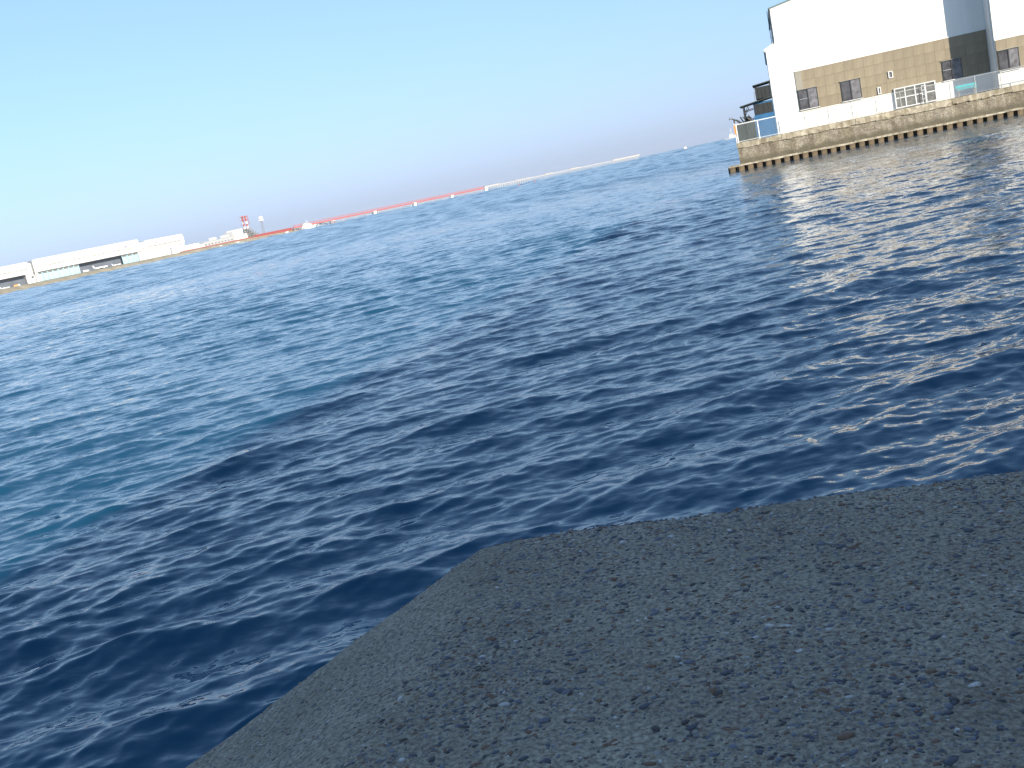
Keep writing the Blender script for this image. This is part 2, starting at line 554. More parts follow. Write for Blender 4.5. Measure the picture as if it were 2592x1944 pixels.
def seawall_material():
    m, n, l, b = new_mat('seawall_concrete')
    tc = n.new("ShaderNodeTexCoord")
    big = n.new("ShaderNodeTexNoise"); big.inputs["Scale"].default_value = 3.0
    big.inputs["Detail"].default_value = 8; big.inputs["Roughness"].default_value = 0.65
    l.new(tc.outputs["Object"], big.inputs["Vector"])
    r1 = n.new("ShaderNodeValToRGB")
    r1.color_ramp.elements[0].position = 0.3; r1.color_ramp.elements[0].color = (0.25, 0.218, 0.17, 1)
    r1.color_ramp.elements[1].position = 0.7; r1.color_ramp.elements[1].color = (0.40, 0.355, 0.285, 1)
    l.new(big.outputs[0], r1.inputs[0])
    fine = n.new("ShaderNodeTexNoise"); fine.inputs["Scale"].default_value = 120
    fine.inputs["Detail"].default_value = 4; fine.inputs["Roughness"].default_value = 0.7
    l.new(tc.outputs["Object"], fine.inputs["Vector"])
    r2 = n.new("ShaderNodeValToRGB")
    r2.color_ramp.elements[0].position = 0.36; r2.color_ramp.elements[0].color = (0.30, 0.28, 0.28, 1)
    r2.color_ramp.elements[1].position = 0.62; r2.color_ramp.elements[1].color = (1.15, 1.15, 1.12, 1)
    l.new(fine.outputs[0], r2.inputs[0])
    vo = n.new("ShaderNodeTexVoronoi"); vo.inputs["Scale"].default_value = 210
    l.new(tc.outputs["Object"], vo.inputs["Vector"])
    r3 = n.new("ShaderNodeValToRGB")
    r3.color_ramp.elements[0].position = 0.0; r3.color_ramp.elements[0].color = (0.45, 0.42, 0.42, 1)
    r3.color_ramp.elements[1].position = 0.5; r3.color_ramp.elements[1].color = (1.05, 1.05, 1.05, 1)
    l.new(vo.outputs["Color"], r3.inputs[0])
    m1 = n.new("ShaderNodeMix"); m1.data_type = 'RGBA'; m1.blend_type = 'MULTIPLY'; m1.inputs[0].default_value = 0.8
    l.new(r1.outputs[0], m1.inputs[6]); l.new(r2.outputs[0], m1.inputs[7])
    m2 = n.new("ShaderNodeMix"); m2.data_type = 'RGBA'; m2.blend_type = 'MULTIPLY'; m2.inputs[0].default_value = 0.6
    l.new(m1.outputs[2], m2.inputs[6]); l.new(r3.outputs[0], m2.inputs[7])
    l.new(m2.outputs[2], b.inputs["Base Color"])
    b.inputs["Roughness"].default_value = 0.9
    bp = n.new("ShaderNodeBump"); bp.inputs["Distance"].default_value = 0.004; bp.inputs["Strength"].default_value = 0.8
    l.new(fine.outputs[0], bp.inputs["Height"])
    l.new(bp.outputs[0], b.inputs["Normal"])
    return m


RIDGE_D = np.array([0.276, 0.961])           # ridge direction, away from the camera
RIDGE_N = np.array([-0.961, 0.276])          # to the left of the ridge


def vnoise(x, y, seed, f):
    """cheap smooth noise from a few sines"""
    g = np.random.default_rng(seed)
    out = np.zeros_like(x)
    for _ in range(7):
        a = g.uniform(0, 2 * np.pi); k = f * g.uniform(0.5, 1.8); p = g.uniform(0, 6.28)
        out += np.sin(k * (x * math.cos(a) + y * math.sin(a)) + p)
    return out / 7


def seawall_z(x, y):
    q = (x - KX) * RIDGE_N[0] + (y - KY) * RIDGE_N[1]          # distance left of the ridge
    k = 0.045
    soft = k * np.log1p(np.exp(np.clip((q + 0.0) / k, -30, 30)))
    z = ZT - 0.34 * soft
    z += 0.004 * vnoise(x, y, 1, 14) + 0.0022 * vnoise(x, y, 2, 60) + 0.0012 * vnoise(x, y, 3, 180)
    return z


def build_seawall():
    # rows run from the far edge back under and behind the camera, columns from the left edge to the right
    b = np.concatenate([np.linspace(0, 1.25, 230), np.linspace(1.27, 4.2, 60)])
    a = np.concatenate([np.linspace(0, 1, 330)])
    rows = []
    for bi in b:
        # left edge of this row
        lx = KX - 0.006 - 0.563 / 0.442 * bi
        ly = KY - bi
        rx_max = 5.0
        u = a ** 1.6
        xs = lx + (rx_max - lx) * u
        ys = ly - 0.225 * (xs - lx) * np.clip(1 - bi / 6, 0, 1)
        rows.append(np.stack([xs, ys], -1))
    P = np.array(rows)
    x, y = P[..., 0], P[..., 1]
    # uneven far edge
    edge = 0.010 * vnoise(x, y * 0, 5, 9) + 0.006 * vnoise(x, y * 0, 6, 35)
    fall = np.exp(-b / 0.05)[:, None]
    y = y + edge * fall
    x = x + (0.006 * vnoise(y, y * 0, 7, 25)) * np.exp(-a / 0.01)[None, :]
    z = seawall_z(x, y)
    # rounded rims
    rim_far = np.clip(1 - b / 0.035, 0, 1)[:, None]
    z = z - 0.03 * rim_far ** 2
    rim_left = np.clip(1 - (x - x[:, :1]) / 0.03, 0, 1)
    z = z - 0.02 * rim_left ** 2
    top = np.stack([x, y, z], -1)
    # skirts down into the water on all four sides
    nr, nc = x.shape
    def ring_low(arr, push):
        low = arr.copy(); low[:, 2] = -1.5; low[:, :2] += push
        return low
    far_low = ring_low(top[0], np.array([0.0, 0.0]))
    back_low = ring_low(top[-1], np.array([0.0, 0.0]))
    left_low = ring_low(top[:, 0], np.array([0.0, 0.0]))
    right_low = ring_low(top[:, -1], np.array([0.0, 0.0]))
    co = [top.reshape(-1, 3)]
    quads = [grid_quads(nr, nc)[:, ::-1]]
    idx = np.arange(nr * nc).reshape(nr, nc)
    off = nr * nc
    for line, low, flip in ((idx[0], far_low, False), (idx[-1], back_low, True), (idx[:, 0], left_low, True), (idx[:, -1], right_low, False)):
        k = len(line)
        co.append(low)
        li = off + np.arange(k)
        q = np.stack([line[:-1], line[1:], li[1:], li[:-1]], -1)
        quads.append(q if flip else q[:, ::-1])
        off += k
    root = thing("seawall", "rough grey concrete seawall corner in the shaded foreground", "seawall")
    body = mesh_np("wall_body", np.concatenate(co), np.concatenate(quads), seawall_material(), root)
    # stones of the aggregate standing proud of the cement
    cols = [(0.095, 0.10, 0.125), (0.16, 0.17, 0.21), (0.19, 0.115, 0.075), (0.27, 0.26, 0.25),
            (0.07, 0.065, 0.065), (0.55, 0.54, 0.52), (0.30, 0.24, 0.16)]
    mats = [plain('aggregate_stone_%s' % nm, c, 0.7, 0, 0.15, 90) for nm, c in
            zip(('slate', 'blue_grey', 'rust', 'grey', 'black', 'white', 'ochre'), cols)]
    ring = [(math.cos(k * math.pi / 3), math.sin(k * math.pi / 3), 0.12 * (-1) ** k) for k in range(6)]
    ico = np.array(ring + [(0, 0, 0.9), (0, 0, -0.9)])
    tri = np.array([(k, (k + 1) % 6, 6) for k in range(6)] + [((k + 1) % 6, k, 7) for k in range(6)])
    n = 58000
    px = rng.uniform(-1.1, 2.3, n * 3); py = rng.uniform(0.50, 2.13, n * 3)
    far_y = KY - 0.225 * (px - KX) - 0.030
    bb = KY - py
    left_x = KX - 0.563 / 0.442 * (KY - (py + 0.225 * np.maximum(px - KX, 0) * 0)) + 0.02
    q = (px - KX) * RIDGE_N[0] + (py - KY) * RIDGE_N[1]
    keep = (py < far_y) & (px > left_x)
    keep &= rng.random(n * 3) < np.where(q > 0.05, 0.40, np.where(q > -0.04, 0.55, 1.0))
    clump = vnoise(px, py, 21, 16)
    keep &= rng.random(n * 3) < np.clip(0.66 + 0.6 * clump, 0.3, 1)
    px, py, q = px[keep][:n], py[keep][:n], q[keep][:n]
    n = len(px)
    rad = np.clip(np.exp(rng.normal(math.log(0.0025), 0.42, n)), 0.0011, 0.0085)
    rad = np.where(q > -0.02, np.minimum(rad * 0.8, 0.0030), rad)
    rot = rng.uniform(0, 2 * np.pi, n)
    asp = rng.uniform(1.0, 1.9, n)
    flat = rng.uniform(0.35, 0.65, n)
    V = ico[None] * (1 + rng.normal(0, 0.13, (n, 8, 1)))
    vx = V[..., 0] * (rad * asp)[:, None]; vy = V[..., 1] * rad[:, None]; vz = V[..., 2] * (rad * flat)[:, None]
    c, s_ = np.cos(rot)[:, None], np.sin(rot)[:, None]
    wx = px[:, None] + vx * c - vy * s_
    wy = py[:, None] + vx * s_ + vy * c
    wz = (seawall_z(px, py) - rad * flat * rng.uniform(0.0, 0.55, n))[:, None] + vz
    co = np.stack([wx, wy, wz], -1).reshape(-1, 3)
    F = (tri[None] + (np.arange(n) * 8)[:, None, None]).reshape(-1, 3)
    o = mesh_np("aggregate_stone", co, F, mats, root)
    ci = rng.choice(7, n, p=[0.26, 0.24, 0.19, 0.10, 0.15, 0.025, 0.035])
    o.data.polygons.foreach_set("material_index", np.repeat(ci, 12).astype(np.int32))
    tag(o, kind="stuff")


build_seawall()

# unseen plain shed, added behind the camera to shade the seawall and near water
t = thing("shade_shed", "unseen long grey shed added behind the seawall to cast shade", "shed", (0, 0, 0), R(10))
MB().box(-26, 60, -18, -4.2, -1.5, 4.9).build("wall", M['grey_wall'], t)
MB().prism([(-26.5, 4.9), (60.5, 4.9), (60.5, 5.15), (-26.5, 5.15)], -18.5, -3.8).build("roof", M['roof'], t)

# unseen tall block, added at the right to throw slanting shade over the water
t = thing("shade_block", "unseen tall grey block added at the right to shade the water", "building", (12.5, -19.5, 0), math.atan2(0.95, 0.30))
MB().box(0, 61, -14, 0, -1.5, 10.4).build("wall", M['grey_wall'], t)
MB().box(-.4, 61.4, -14.4, .4, 10.402, 10.7).build("roof", M['roof'], t)
for i in range(12):
    MB().box(2.5 + i * 5, 4.5 + i * 5, .02, .10, 5.2, 7.0).build("window", M['glass_dark'], t)

# ------------------------------------------------------------------ quay across the water
QO = (24.489, 97.784, 0.0)
QR = R(-16)
ZQ = 2.44
t = thing("quay_wall", "weathered concrete quay wall standing on rusty sheet piles below the white warehouse", "quay", QO, QR)
# face as a displaced sheet, slightly battered
nx_, nz_ = 300, 26
gx, gz = np.meshgrid(np.linspace(0, 60, nx_), np.linspace(0.50, ZQ - 0.42, nz_))
gy = 0.05 + 0.05 * vnoise(gx, gz, 31, 2.2) + 0.03 * vnoise(gx, gz, 32, 7)
front = np.stack([gx, gy, gz], -1).reshape(-1, 3)
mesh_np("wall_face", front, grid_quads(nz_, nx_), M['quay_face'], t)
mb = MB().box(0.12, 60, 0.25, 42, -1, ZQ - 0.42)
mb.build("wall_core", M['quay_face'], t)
# cap in cast lengths with an uneven lower lip
x = -0.06
for w_ in (4.0, 6.4, 8.0, 4.8, 6.0, 8.0, 8.0, 8.0, 7.0):
    zl = ZQ - 0.42 - random.uniform(0.0, 0.14)
    yl = -0.05 - random.uniform(0, 0.05)
    m_ = MB(); k = 14
    for i in range(k):
        xa, xb = x + (w_ - 0.03) * i / k, x + (w_ - 0.03) * (i + 1) / k
        m_.box(xa, xb, yl, 0.9, zl + random.uniform(-0.05, 0.06), ZQ + random.uniform(-0.006, 0.006))
    m_.build("cap_block", M['quay_cap'], t)
    x += w_
MB().box(0.0, 60, 0.9, 42, ZQ - 0.30, ZQ - 0.02).build("deck", M['quay_deck'], t)
MB().box(-0.04, 0.9, 0.92, 42, ZQ - 0.5, ZQ).build("side_cap", M['quay_cap'], t)
gy2, gz2 = np.meshgrid(np.linspace(0.05, 42, 160), np.linspace(0.50, ZQ - 0.5, 14))
gx2 = 0.03 + 0.05 * vnoise(gy2, gz2, 33, 2.2)
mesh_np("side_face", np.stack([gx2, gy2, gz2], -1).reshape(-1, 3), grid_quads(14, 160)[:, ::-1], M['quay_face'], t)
# concrete capping beam along the piles
m_ = MB()
for i in range(50):
    xa = -1.0 + i * 1.22
    m_.box(xa, xa + 1.22, -1.02 - random.uniform(0, .03), 0.10, 0.40 + random.uniform(-.03, .02), 0.55 + random.uniform(-.025, .025))
m_.build("capping_beam", M['quay_cap'], t)
# sheet piles: one hat-shaped pile each, all sharing one mesh
m_ = MB()
hat = [(-0.40, -0.50), (-0.27, -0.50), (-0.23, -0.95), (0.23, -0.95), (0.27, -0.50), (0.40, -0.50)]
for i in range(len(hat) - 1):
    (xa, ya), (xb, yb) = hat[i], hat[i + 1]
    m_.face([(xa, ya, -1.2), (xb, yb, -1.2), (xb, yb, 0.42), (xa, ya, 0.42)])
m_.box(-0.235, 0.235, -0.985, -0.952, -1.2, 0.415)
pile0 = m_.build("sheet_pile", M['pile_rust'], t)
pile0.location = (-0.72, 0, 0)
for i in range(1, 60):
    o = link("sheet_pile", pile0.data, t)
    o.location = (-0.72 + 0.804 * i, random.uniform(-.02, .02), random.uniform(-.02, .0))

# ------------------------------------------------------------------ warehouse
FY = 6.0
w = thing("warehouse", "white warehouse with tan panelled band on the quay", "warehouse", QO, QR)
outline = [(3.72, ZQ), (36, ZQ), (36, 13.6), (19.0, 16.2), (4.66, 13.86), (4.66, 10.72), (3.72, 10.30)]
MB().prism(outline, FY, FY + 22).build("wall", M['white_sheet'], w)
# roof slabs
def slab(a, b, y0, y1, th, name, mat, parent):
    (xa, za), (xb, zb) = a, b
    return MB().prism([(xa, za), (xb, zb), (xb, zb + th), (xa, za + th)], y0, y1).build(name, mat, parent)
slab((3.55, 10.25), (4.65, 10.75), FY - 0.12, FY + 22.2, 0.09, "lower_roof", M['white_sheet'], w)
slab((4.50, 13.84), (19.0, 16.22), FY - 0.15, FY + 22.2, 0.12, "upper_roof", M['roof_edge'], w)
slab((19.02, 16.22), (36.3, 13.6), FY - 0.15, FY + 22.2, 0.12, "upper_roof", M['roof_edge'], w)
m_ = MB()
m_.bar((4.56, FY - 0.10, 10.7), (4.56, FY - 0.10, 13.84), 0.09)
m_.bar((4.38, FY + 0.1, 10.7), (4.38, FY + 0.1, 13.7), 0.05)
for z in (11.3, 12.1, 12.9):
    m_.bar((4.36, FY, z), (4.58, FY, z), 0.04)
m_.build("downpipe", M['dark'], w)
MB().box(3.60, 3.715, FY - 0.08, FY + 22, 10.14, 10.24).build("gutter", M['white_sheet'], w)
# faint vertical seams of the white sheeting
for i in range(20):
    xs = 4.8 + i * 0.95
    if xs < 22.6:
        top_z = 13.7 + (xs - 4.66) * 0.163
        o = MB().box(xs - 0.02, xs + 0.02, FY - 0.012, FY + 0.01, 7.90, top_z).build("sheet_seam", M['white_sheet'], w)
# tan cladding panels
Z0, Z1 = 4.07, 7.77
windows = [(6.03, 7.76, 4.22, 6.04), (9.88, 11.63, 4.16, 5.97), (18.73, 20.39, 4.08, 5.83)]
MB().box(5.96, 22.70, FY - 0.03, FY + 0.01, Z0, Z1).build("cladding_backing", M['cladding_joint'], w)
cw, ch = (22.68 - 5.98) / 19, (Z1 - Z0) / 4
pm = MB().box(-cw / 2 + 0.006, cw / 2 - 0.006, -0.028, 0.0, -ch / 2 + 0.008, ch / 2 - 0.008)
pdata = None
for i in range(19):
    for j in range(4):
        cx, cz = 5.98 + (i + .5) * cw, Z0 + (j + .5) * ch
        inside = any(cx - cw / 2 > a - .02 and cx + cw / 2 < b + .02 and cz - ch / 2 > c - .02 and cz + ch / 2 < d + .02 for a, b, c, d in windows)
        if inside:
            continue
        if pdata is None:
            o = pm.build("cladding_panel", M['tan'], w); pdata = o.data
        else:
            o = link("cladding_panel", pdata, w)
        o.location = (cx, FY - 0.03 - random.uniform(0, .006), cz)
MB().box(5.98, 6.55, FY - 0.066, FY - 0.058, 6.10, Z1 - .01).build("patched_panel", M['tan_grey'], w)
MB().box(5.94, 22.70, FY - 0.09, FY - 0.028, Z1 + .002, Z1 + 0.07).build("cladding_trim", M['white_sheet'], w)


def sliding_window(parent, x0, x1, z0, z1, y, transom=True):
    fr = MB()
    for a in ((x0, x1, z1 - .05, z1), (x0, x1, z0, z0 + .05)):
        fr.box(a[0], a[1], y - .10, y - .02, a[2], a[3])
    fr.box(x0, x0 + .05, y - .10, y - .02, z0 + .05, z1 - .05)
    fr.box(x1 - .05, x1, y - .10, y - .02, z0 + .05, z1 - .05)
    xm = (x0 + x1) / 2
    fr.box(xm - .05, xm + .04, y - .11, y - .03, z0 + .05, z1 - .05)
    f = fr.build("window", M['frame_dark'], parent)
    MB().box(x0 + .05, xm - .05, y - .06, y - .045, z0 + .05, z1 - .05).build("pane", M['glass_dark'], f)
    MB().box(xm + .04, x1 - .05, y - .075, y - .06, z0 + .05, z1 - .05).build("pane", M['glass'], f)
    if transom:
        zm = (z0 + z1) / 2 + .05
        MB().box(x0 + .05, xm - .05, y - .085, y - .062, zm - .025, zm + .025).build("transom", M['steel'], f)
    MB().box(x0 - .06, x1 + .06, y - .16, y - .02, z1 + .002, z1 + .05).build("lintel", M['tan_grey'], f)
    MB().box(x0 - .05, x1 + .05, y - .16, y - .02, z0 - .06, z0 - .002).build("sill", M['frame_white'], f)
    return f


for k, a in enumerate(windows):
    sliding_window(w, *a, FY - .03, transom=(k != 1))
# two small louvred openings
for (x0, x1, z0, z1) in ((14.12, 14.51, 5.36, 5.97), (13.03, 13.31, 4.14, 4.77)):
    fr = MB()
    fr.box(x0, x1, FY - .16, FY - .06, z1 - .06, z1); fr.box(x0, x1, FY - .16, FY - .06, z0, z0 + .06)
    fr.box(x0, x0 + .07, FY - .16, FY - .06, z0 + .06, z1 - .06); fr.box(x1 - .07, x1, FY - .16, FY - .06, z0 + .06, z1 - .06)
    f = fr.build("vent_window", M['frame_white'], w)
    MB().box(x0 + .07, x1 - .07, FY - .10, FY - .085, z0 + .06, z1 - .06).build("pane", M['glass'], f)
# wide glazed door with two rows of panes
dx0, dx1, dz0, dz1, dy = 14.45, 17.95, ZQ + .08, 4.34, FY - .10
fr = MB()
for i in range(5):
    xx = dx0 + (dx1 - dx0) * i / 4
    fr.box(xx - .05, xx + .05, dy - .12, dy, dz0, dz1)
for zz in (dz0 + .05, (dz0 + dz1) / 2, dz1 - .05):
    for i in range(4):
        xa = dx0 + (dx1 - dx0) * i / 4 + .05
        fr.box(xa, xa + (dx1 - dx0) / 4 - .10, dy - .115, dy - .01, zz - .045, zz + .045)
door = fr.build("glazed_door", M['frame_white'], w)
for i in range(4):
    for j in range(2):
        xa = dx0 + (dx1 - dx0) * i / 4 + .05
        za = (dz0 + .095, (dz0 + dz1) / 2 + .045)[j]
        zb = ((dz0 + dz1) / 2 - .045, dz1 - .095)[j]
        MB().box(xa, xa + (dx1 - dx0) / 4 - .10, dy - .07, dy - .055, za, zb).build("pane", M['glass_door'], door)
        if j == 1:
            MB().box(xa, xa + (dx1 - dx0) / 4 - .10, dy - .10, dy - .075, zb - .28, zb - .24).build("glazing_bar", M['frame_white'], door)
m_ = MB()
for xx in (16.75, 17.10):
    m_.bar((xx, dy - .3, ZQ), (xx, dy - .3, 4.12), .05)
for zz in (2.9, 3.3, 3.7, 4.10):
    m_.bar((16.75, dy - .3, zz), (17.10, dy - .3, zz), .05)
tag(m_.build("step_ladder", M['frame_white']), "pale step ladder standing before the glazed warehouse door", "ladder")
lad = bpy.data.objects["step_ladder"]; lad.location = QO; lad.rotation_euler = (0, 0, QR)

# projecting wing on the right
PY = 3.0
pw = thing("warehouse_wing", "white projecting warehouse wing at the right edge with its own tan band", "warehouse", QO, QR)
MB().box(22.74, 38, PY, FY + 21, ZQ, 13.6).build("wall", M['white_sheet'], pw)
MB().box(22.58, 38.2, PY - .15, FY + 21.2, 13.602, 13.75).build("roof", M['roof_edge'], pw)
MB().box(22.78, 38, PY - 0.03, PY + 0.01, 3.80, 6.52).build("cladding_backing", M['cladding_joint'], pw)
for i in range(16):
    for j in range(3):
        cx, cz = 22.80 + (i + .5) * cw, 3.80 + (j + .5) * 0.907
        o = link("cladding_panel", pdata, pw)
        o.location = (cx, PY - 0.03 - random.uniform(0, .006), cz)
MB().box(22.76, 38, PY - 0.09, PY - 0.028, 6.522, 6.59).build("cladding_trim", M['white_sheet'], pw)
sliding_window(pw, 22.90, 24.56, 3.83, 5.60, PY - .03, False)
sliding_window(pw, 29.0, 30.7, 3.83, 5.60, PY - .03, False)
MB().bar((22.66, PY + .3, ZQ), (22.66, PY + .3, 13.5), .10).build("downpipe", M['white_sheet'], pw)

# ------------------------------------------------------------------ fences on the quay
def wire_mesh_bay(wd, ht):
    m_ = MB(); s_ = 0.085; th = 0.006
    nn = int((wd + ht) / s_)
    for i in range(nn):
        c = i * s_ - ht
        for sgn in (1, -1):
            pts = []
            a = max(0, c); b = min(wd, c + ht)
            if b - a < .02:
                continue
            za, zb = a - c, b - c
            if sgn < 0:
                za, zb = ht - za, ht - zb
            m_.bar((a, 0, za), (b, 0, zb), th)
    return m_


def fence(name, label, xs, y, zt_, zb=ZQ, rad=.035, mat='rail'):
    f = thing(name, label, "fence", QO, QR)
    post = MB().lathe([(rad, zb - .03), (rad, zt_), (0.02, zt_ + .03)], 8)
    pdat = None
    for x_ in xs:
        o = post.build("post", M[mat], f) if pdat is None else link("post", pdat, f)
        pdat = o.data
        o.location = (x_, y, 0)
    MB().bar((xs[0], y, zt_ - .02), (xs[-1], y, zt_ - .02), rad * 1.5).build("top_rail", M[mat], f)
    MB().bar((xs[0], y, zb + .10), (xs[-1], y, zb + .10), .04).build("bottom_rail", M[mat], f)
    bays = {}
    for a, b in zip(xs[:-1], xs[1:]):
        k = round(b - a, 2)
        if k not in bays:
            o = wire_mesh_bay(b - a - .07, zt_ - zb - .16).build("wire_mesh", M['steel'], f); bays[k] = o.data
        else:
            o = link("wire_mesh", bays[k], f)
        o.location = (a + .035, y, zb + .12)
    return f


fence("chain_link_fence", "low chain link fence at the quay corner before the blue shed", [0.13, 2.04, 3.86], .35, 4.10, rad=.055, mat='frame_white')
fence("chain_link_fence", "long chain link fence along the quay before the warehouse wall", [6.13 + 2.035 * i for i in range(15)], .35, 3.93)
f = thing("handrail", "low pipe handrail sloping down along the quay below the first window", "handrail", QO, QR)
hp = [(4.05, 3.66), (5.4, 3.55), (7.15, 3.38), (8.78, 3.20), (10.5, 3.02), (12.6, 2.82)]
for a in hp:
    MB().bar((a[0], .16, ZQ - .02), (a[0], .16, a[1]), .045).build("post", M['rail'], f)
for a, b in zip(hp[:-1], hp[1:]):
    MB().bar((a[0], .16, a[1]), (b[0], .16, b[1]), .04).build("rail", M['rail'], f)
# orange board on the corner post
f = thing("marker_board", "small orange marker board on the fence post at the quay corner", "sign", QO, QR)
MB().box(-.06, .10, .24, .29, 3.25, 4.06).build("board", M['orange'], f)
MB().box(-.02, .04, .291, .33, ZQ, 4.25).build("backing_post", M['red_white'], f)
# turquoise bench behind the fence
f = thing("bench", "turquoise bench behind the fence in the shade of the wing", "bench", QO, QR)
MB().box(19.2, 20.9, 2.6, 3.05, 3.02, 3.14).build("seat", M['turquoise'], f)
MB().box(19.2, 20.9, 3.06, 3.12, 3.20, 3.42).build("backrest", M['turquoise'], f)
for xx in (19.35, 20.65):
    MB().box(xx, xx + .08, 2.65, 3.0, ZQ - .02, 3.018).build("leg", M['steel'], f)
    MB().box(xx, xx + .06, 3.125, 3.17, ZQ - .02, 3.40).build("back_post", M['steel'], f)

# ------------------------------------------------------------------ dark shed at the warehouse corner
SHO = (QO[0] - 0.70 * math.cos(QR), QO[1] - 0.70 * math.sin(QR), -0.12)
s = thing("work_shed", "dark two tier work shed with blue lower walls beside the warehouse", "shed", SHO, QR)
MB().box(2.55, 4.35, 5.0, 9.5, ZQ, 5.85).build("wall", M['blue'], s)
MB().box(2.62, 4.30, 4.96, 4.998, 4.75, 5.70).build("window_band", M['dark'], s)
for xx in (3.05, 3.5, 3.95):
    MB().box(xx - .03, xx + .03, 4.92, 4.958, 4.75, 5.70).build("window_post", M['dark_green'], s)
slab((1.30, 5.72), (4.40, 6.10), 4.4, 9.8, .09, "canopy_roof", M['dark_green'], s)
m_ = MB()
for yy in (4.6, 9.4):
    m_ = MB().bar((1.62, yy, ZQ), (1.62, yy, 5.78), .10)
    m_.bar((1.62, yy, 5.3), (2.5, yy, 5.42), .07)
    m_.bar((1.65, yy, 5.0), (2.1, yy, 5.75), .06)
    m_.build("canopy_post", M['dark'], s)
MB().box(2.90, 4.36, 5.1, 9.3, 6.16, 7.22).build("upper_tank", M['dark'], s)
for xx in (3.2, 3.55, 3.9, 4.25):
    MB().box(xx - .02, xx + .02, 5.06, 5.098, 6.16, 7.1).build("tank_rib", M['dark_green'], s)
for xx in (2.98, 4.3):
    for yy in (5.15, 9.2):
        MB().bar((xx, yy, 7.12), (xx, yy, 7.50), .07).build("roof_post", M['dark'], s)
slab((2.75, 7.38), (4.41, 7.52), 4.8, 9.6, .09, "upper_roof", M['dark_green'], s)
m_ = MB()
for yy in (5.0, 6.5):
    m_.bar((2.78, yy, 6.05), (2.78, yy, 6.95), .04)
m_.bar((2.78, 5.0, 6.93), (2.78, 6.5, 6.93), .04); m_.bar((2.78, 5.0, 6.93), (2.98, 5.0, 6.93), .04)
m_.build("guard_rail", M['steel'], s)
MB().box(2.5, 4.3, 4.9, 4.955, ZQ + .02, 4.70).build("front_panel", M['blue'], s)

s = thing("equipment_rack", "dark rack of tangled gear on the quay under the shed canopy", "rack", SHO, QR)
MB().box(0.75, 2.45, 4.6, 6.8, ZQ, 4.20).build("crate_base", M['dark_green'], s)
for i in range(15):
    a = (random.uniform(.9, 2.3), random.uniform(4.7, 6.4), 4.2)
    b = (a[0] + random.uniform(-.5, .5), a[1] + random.uniform(-.3, .3), random.uniform(4.45, 5.05))
    MB().bar(a, b, random.uniform(.05, .12)).build("gear_bar", M['dark'], s)
MB().lathe([(.05, 0), (.30, .05), (.34, .25), (.20, .42), (.05, .46)], 12, (1.9, 5.2, 4.35)).build("drum", M['dark'], s)
s = thing("davit_arm", "dark slanted davit arm leaning out over the quay corner", "davit", SHO, QR)
MB().bar((1.25, 4.2, 4.35), (.30, 4.0, 4.95), .14, .10).build("arm", M['dark'], s)
MB().bar((.62, 4.1, ZQ), (.62, 4.1, 4.72), .11).build("stand", M['dark'], s)
MB().lathe([(.09, -.08), (.13, 0), (.09, .08)], 10, (.32, 4.0, 4.86)).build("pulley", M['steel'], s)

# ------------------------------------------------------------------ airport shore on the left
def shore_ground():
    line = np.array([(-420, 520), (-432, 760), (-425, 950), (-411, 1150), (-365, 1400), (-318, 1530), (-268, 1662), (-262, 1690), (-300, 1760), (-520, 2200)], float)
    d = np.r_[0, np.cumsum(np.hypot(*np.diff(line, axis=0).T))]
    ts = np.linspace(0, d[-1], 420)
    X = np.interp(ts, d, line[:, 0]); Y = np.interp(ts, d, line[:, 1])
    tx, ty = np.gradient(X), np.gradient(Y)
    L_ = np.hypot(tx, ty); nx, ny = -ty / L_, tx / L_
    prof = [(-1.5, -1.5), (0, 0.1), (1.5, 0.9), (4.0, 1.9), (7, 3.2), (10, 4.2), (14, 4.6), (22, 4.8), (60, 5.0), (1400, 5.0)]
    rows = []
    for (o, z) in prof:
        j = 0.8 * np.sin(ts * .35) * np.sin(ts * .11) + rng.normal(0, .5, len(ts))
        jz = rng.normal(0, .16, len(ts)) if 0 < z < 4.7 else 0
        oo = o + (j if 0 <= o < 20 else 0)
        rows.append(np.stack([X + nx * oo, Y + ny * oo, z + jz + 0 * ts], -1))
    co = np.array(rows)
    m, n, l, b = new_mat('dry_grass_bank')
    tc = n.new("ShaderNodeTexCoord")
    ns = n.new("ShaderNodeTexNoise"); ns.inputs["Scale"].default_value = 0.12; ns.inputs["Detail"].default_value = 8
    l.new(tc.outputs["Object"], ns.inputs["Vector"])
    rp = n.new("ShaderNodeValToRGB")
    e = rp.color_ramp.elements
    e[0].position = .3; e[0].color = (.25, .21, .14, 1); e[1].position = .65; e[1].color = (.40, .34, .23, 1)
    l.new(ns.outputs[0], rp.inputs[0]); l.new(rp.outputs[0], b.inputs["Base Color"])
    b.inputs["Roughness"].default_value = .95
    o = mesh_np("ground", co.reshape(-1, 3), grid_quads(len(prof), len(ts)), m, smooth=False)
    tag(o, "flat airport land with a dry grass bank along the far shore", "ground", kind="structure")


shore_ground()

HO = (-626.1, 1500.0, 0.0)
HR = math.atan2(140, 181.18)
G = 5.0


def text_mesh(name, body, size, parent, loc, mat):
    cu = bpy.data.curves.new(name, 'FONT')
    cu.body = body; cu.size = size; cu.extrude = .05
    cu.materials.append(mat)
    tmp = bpy.data.objects.new(name + "_curve", cu)
    me = bpy.data.meshes.new_from_object(tmp)
    bpy.data.objects.remove(tmp)
    o = link(name, me, parent)
    o.location = loc; o.rotation_euler = (R(90), 0, 0)
    return o


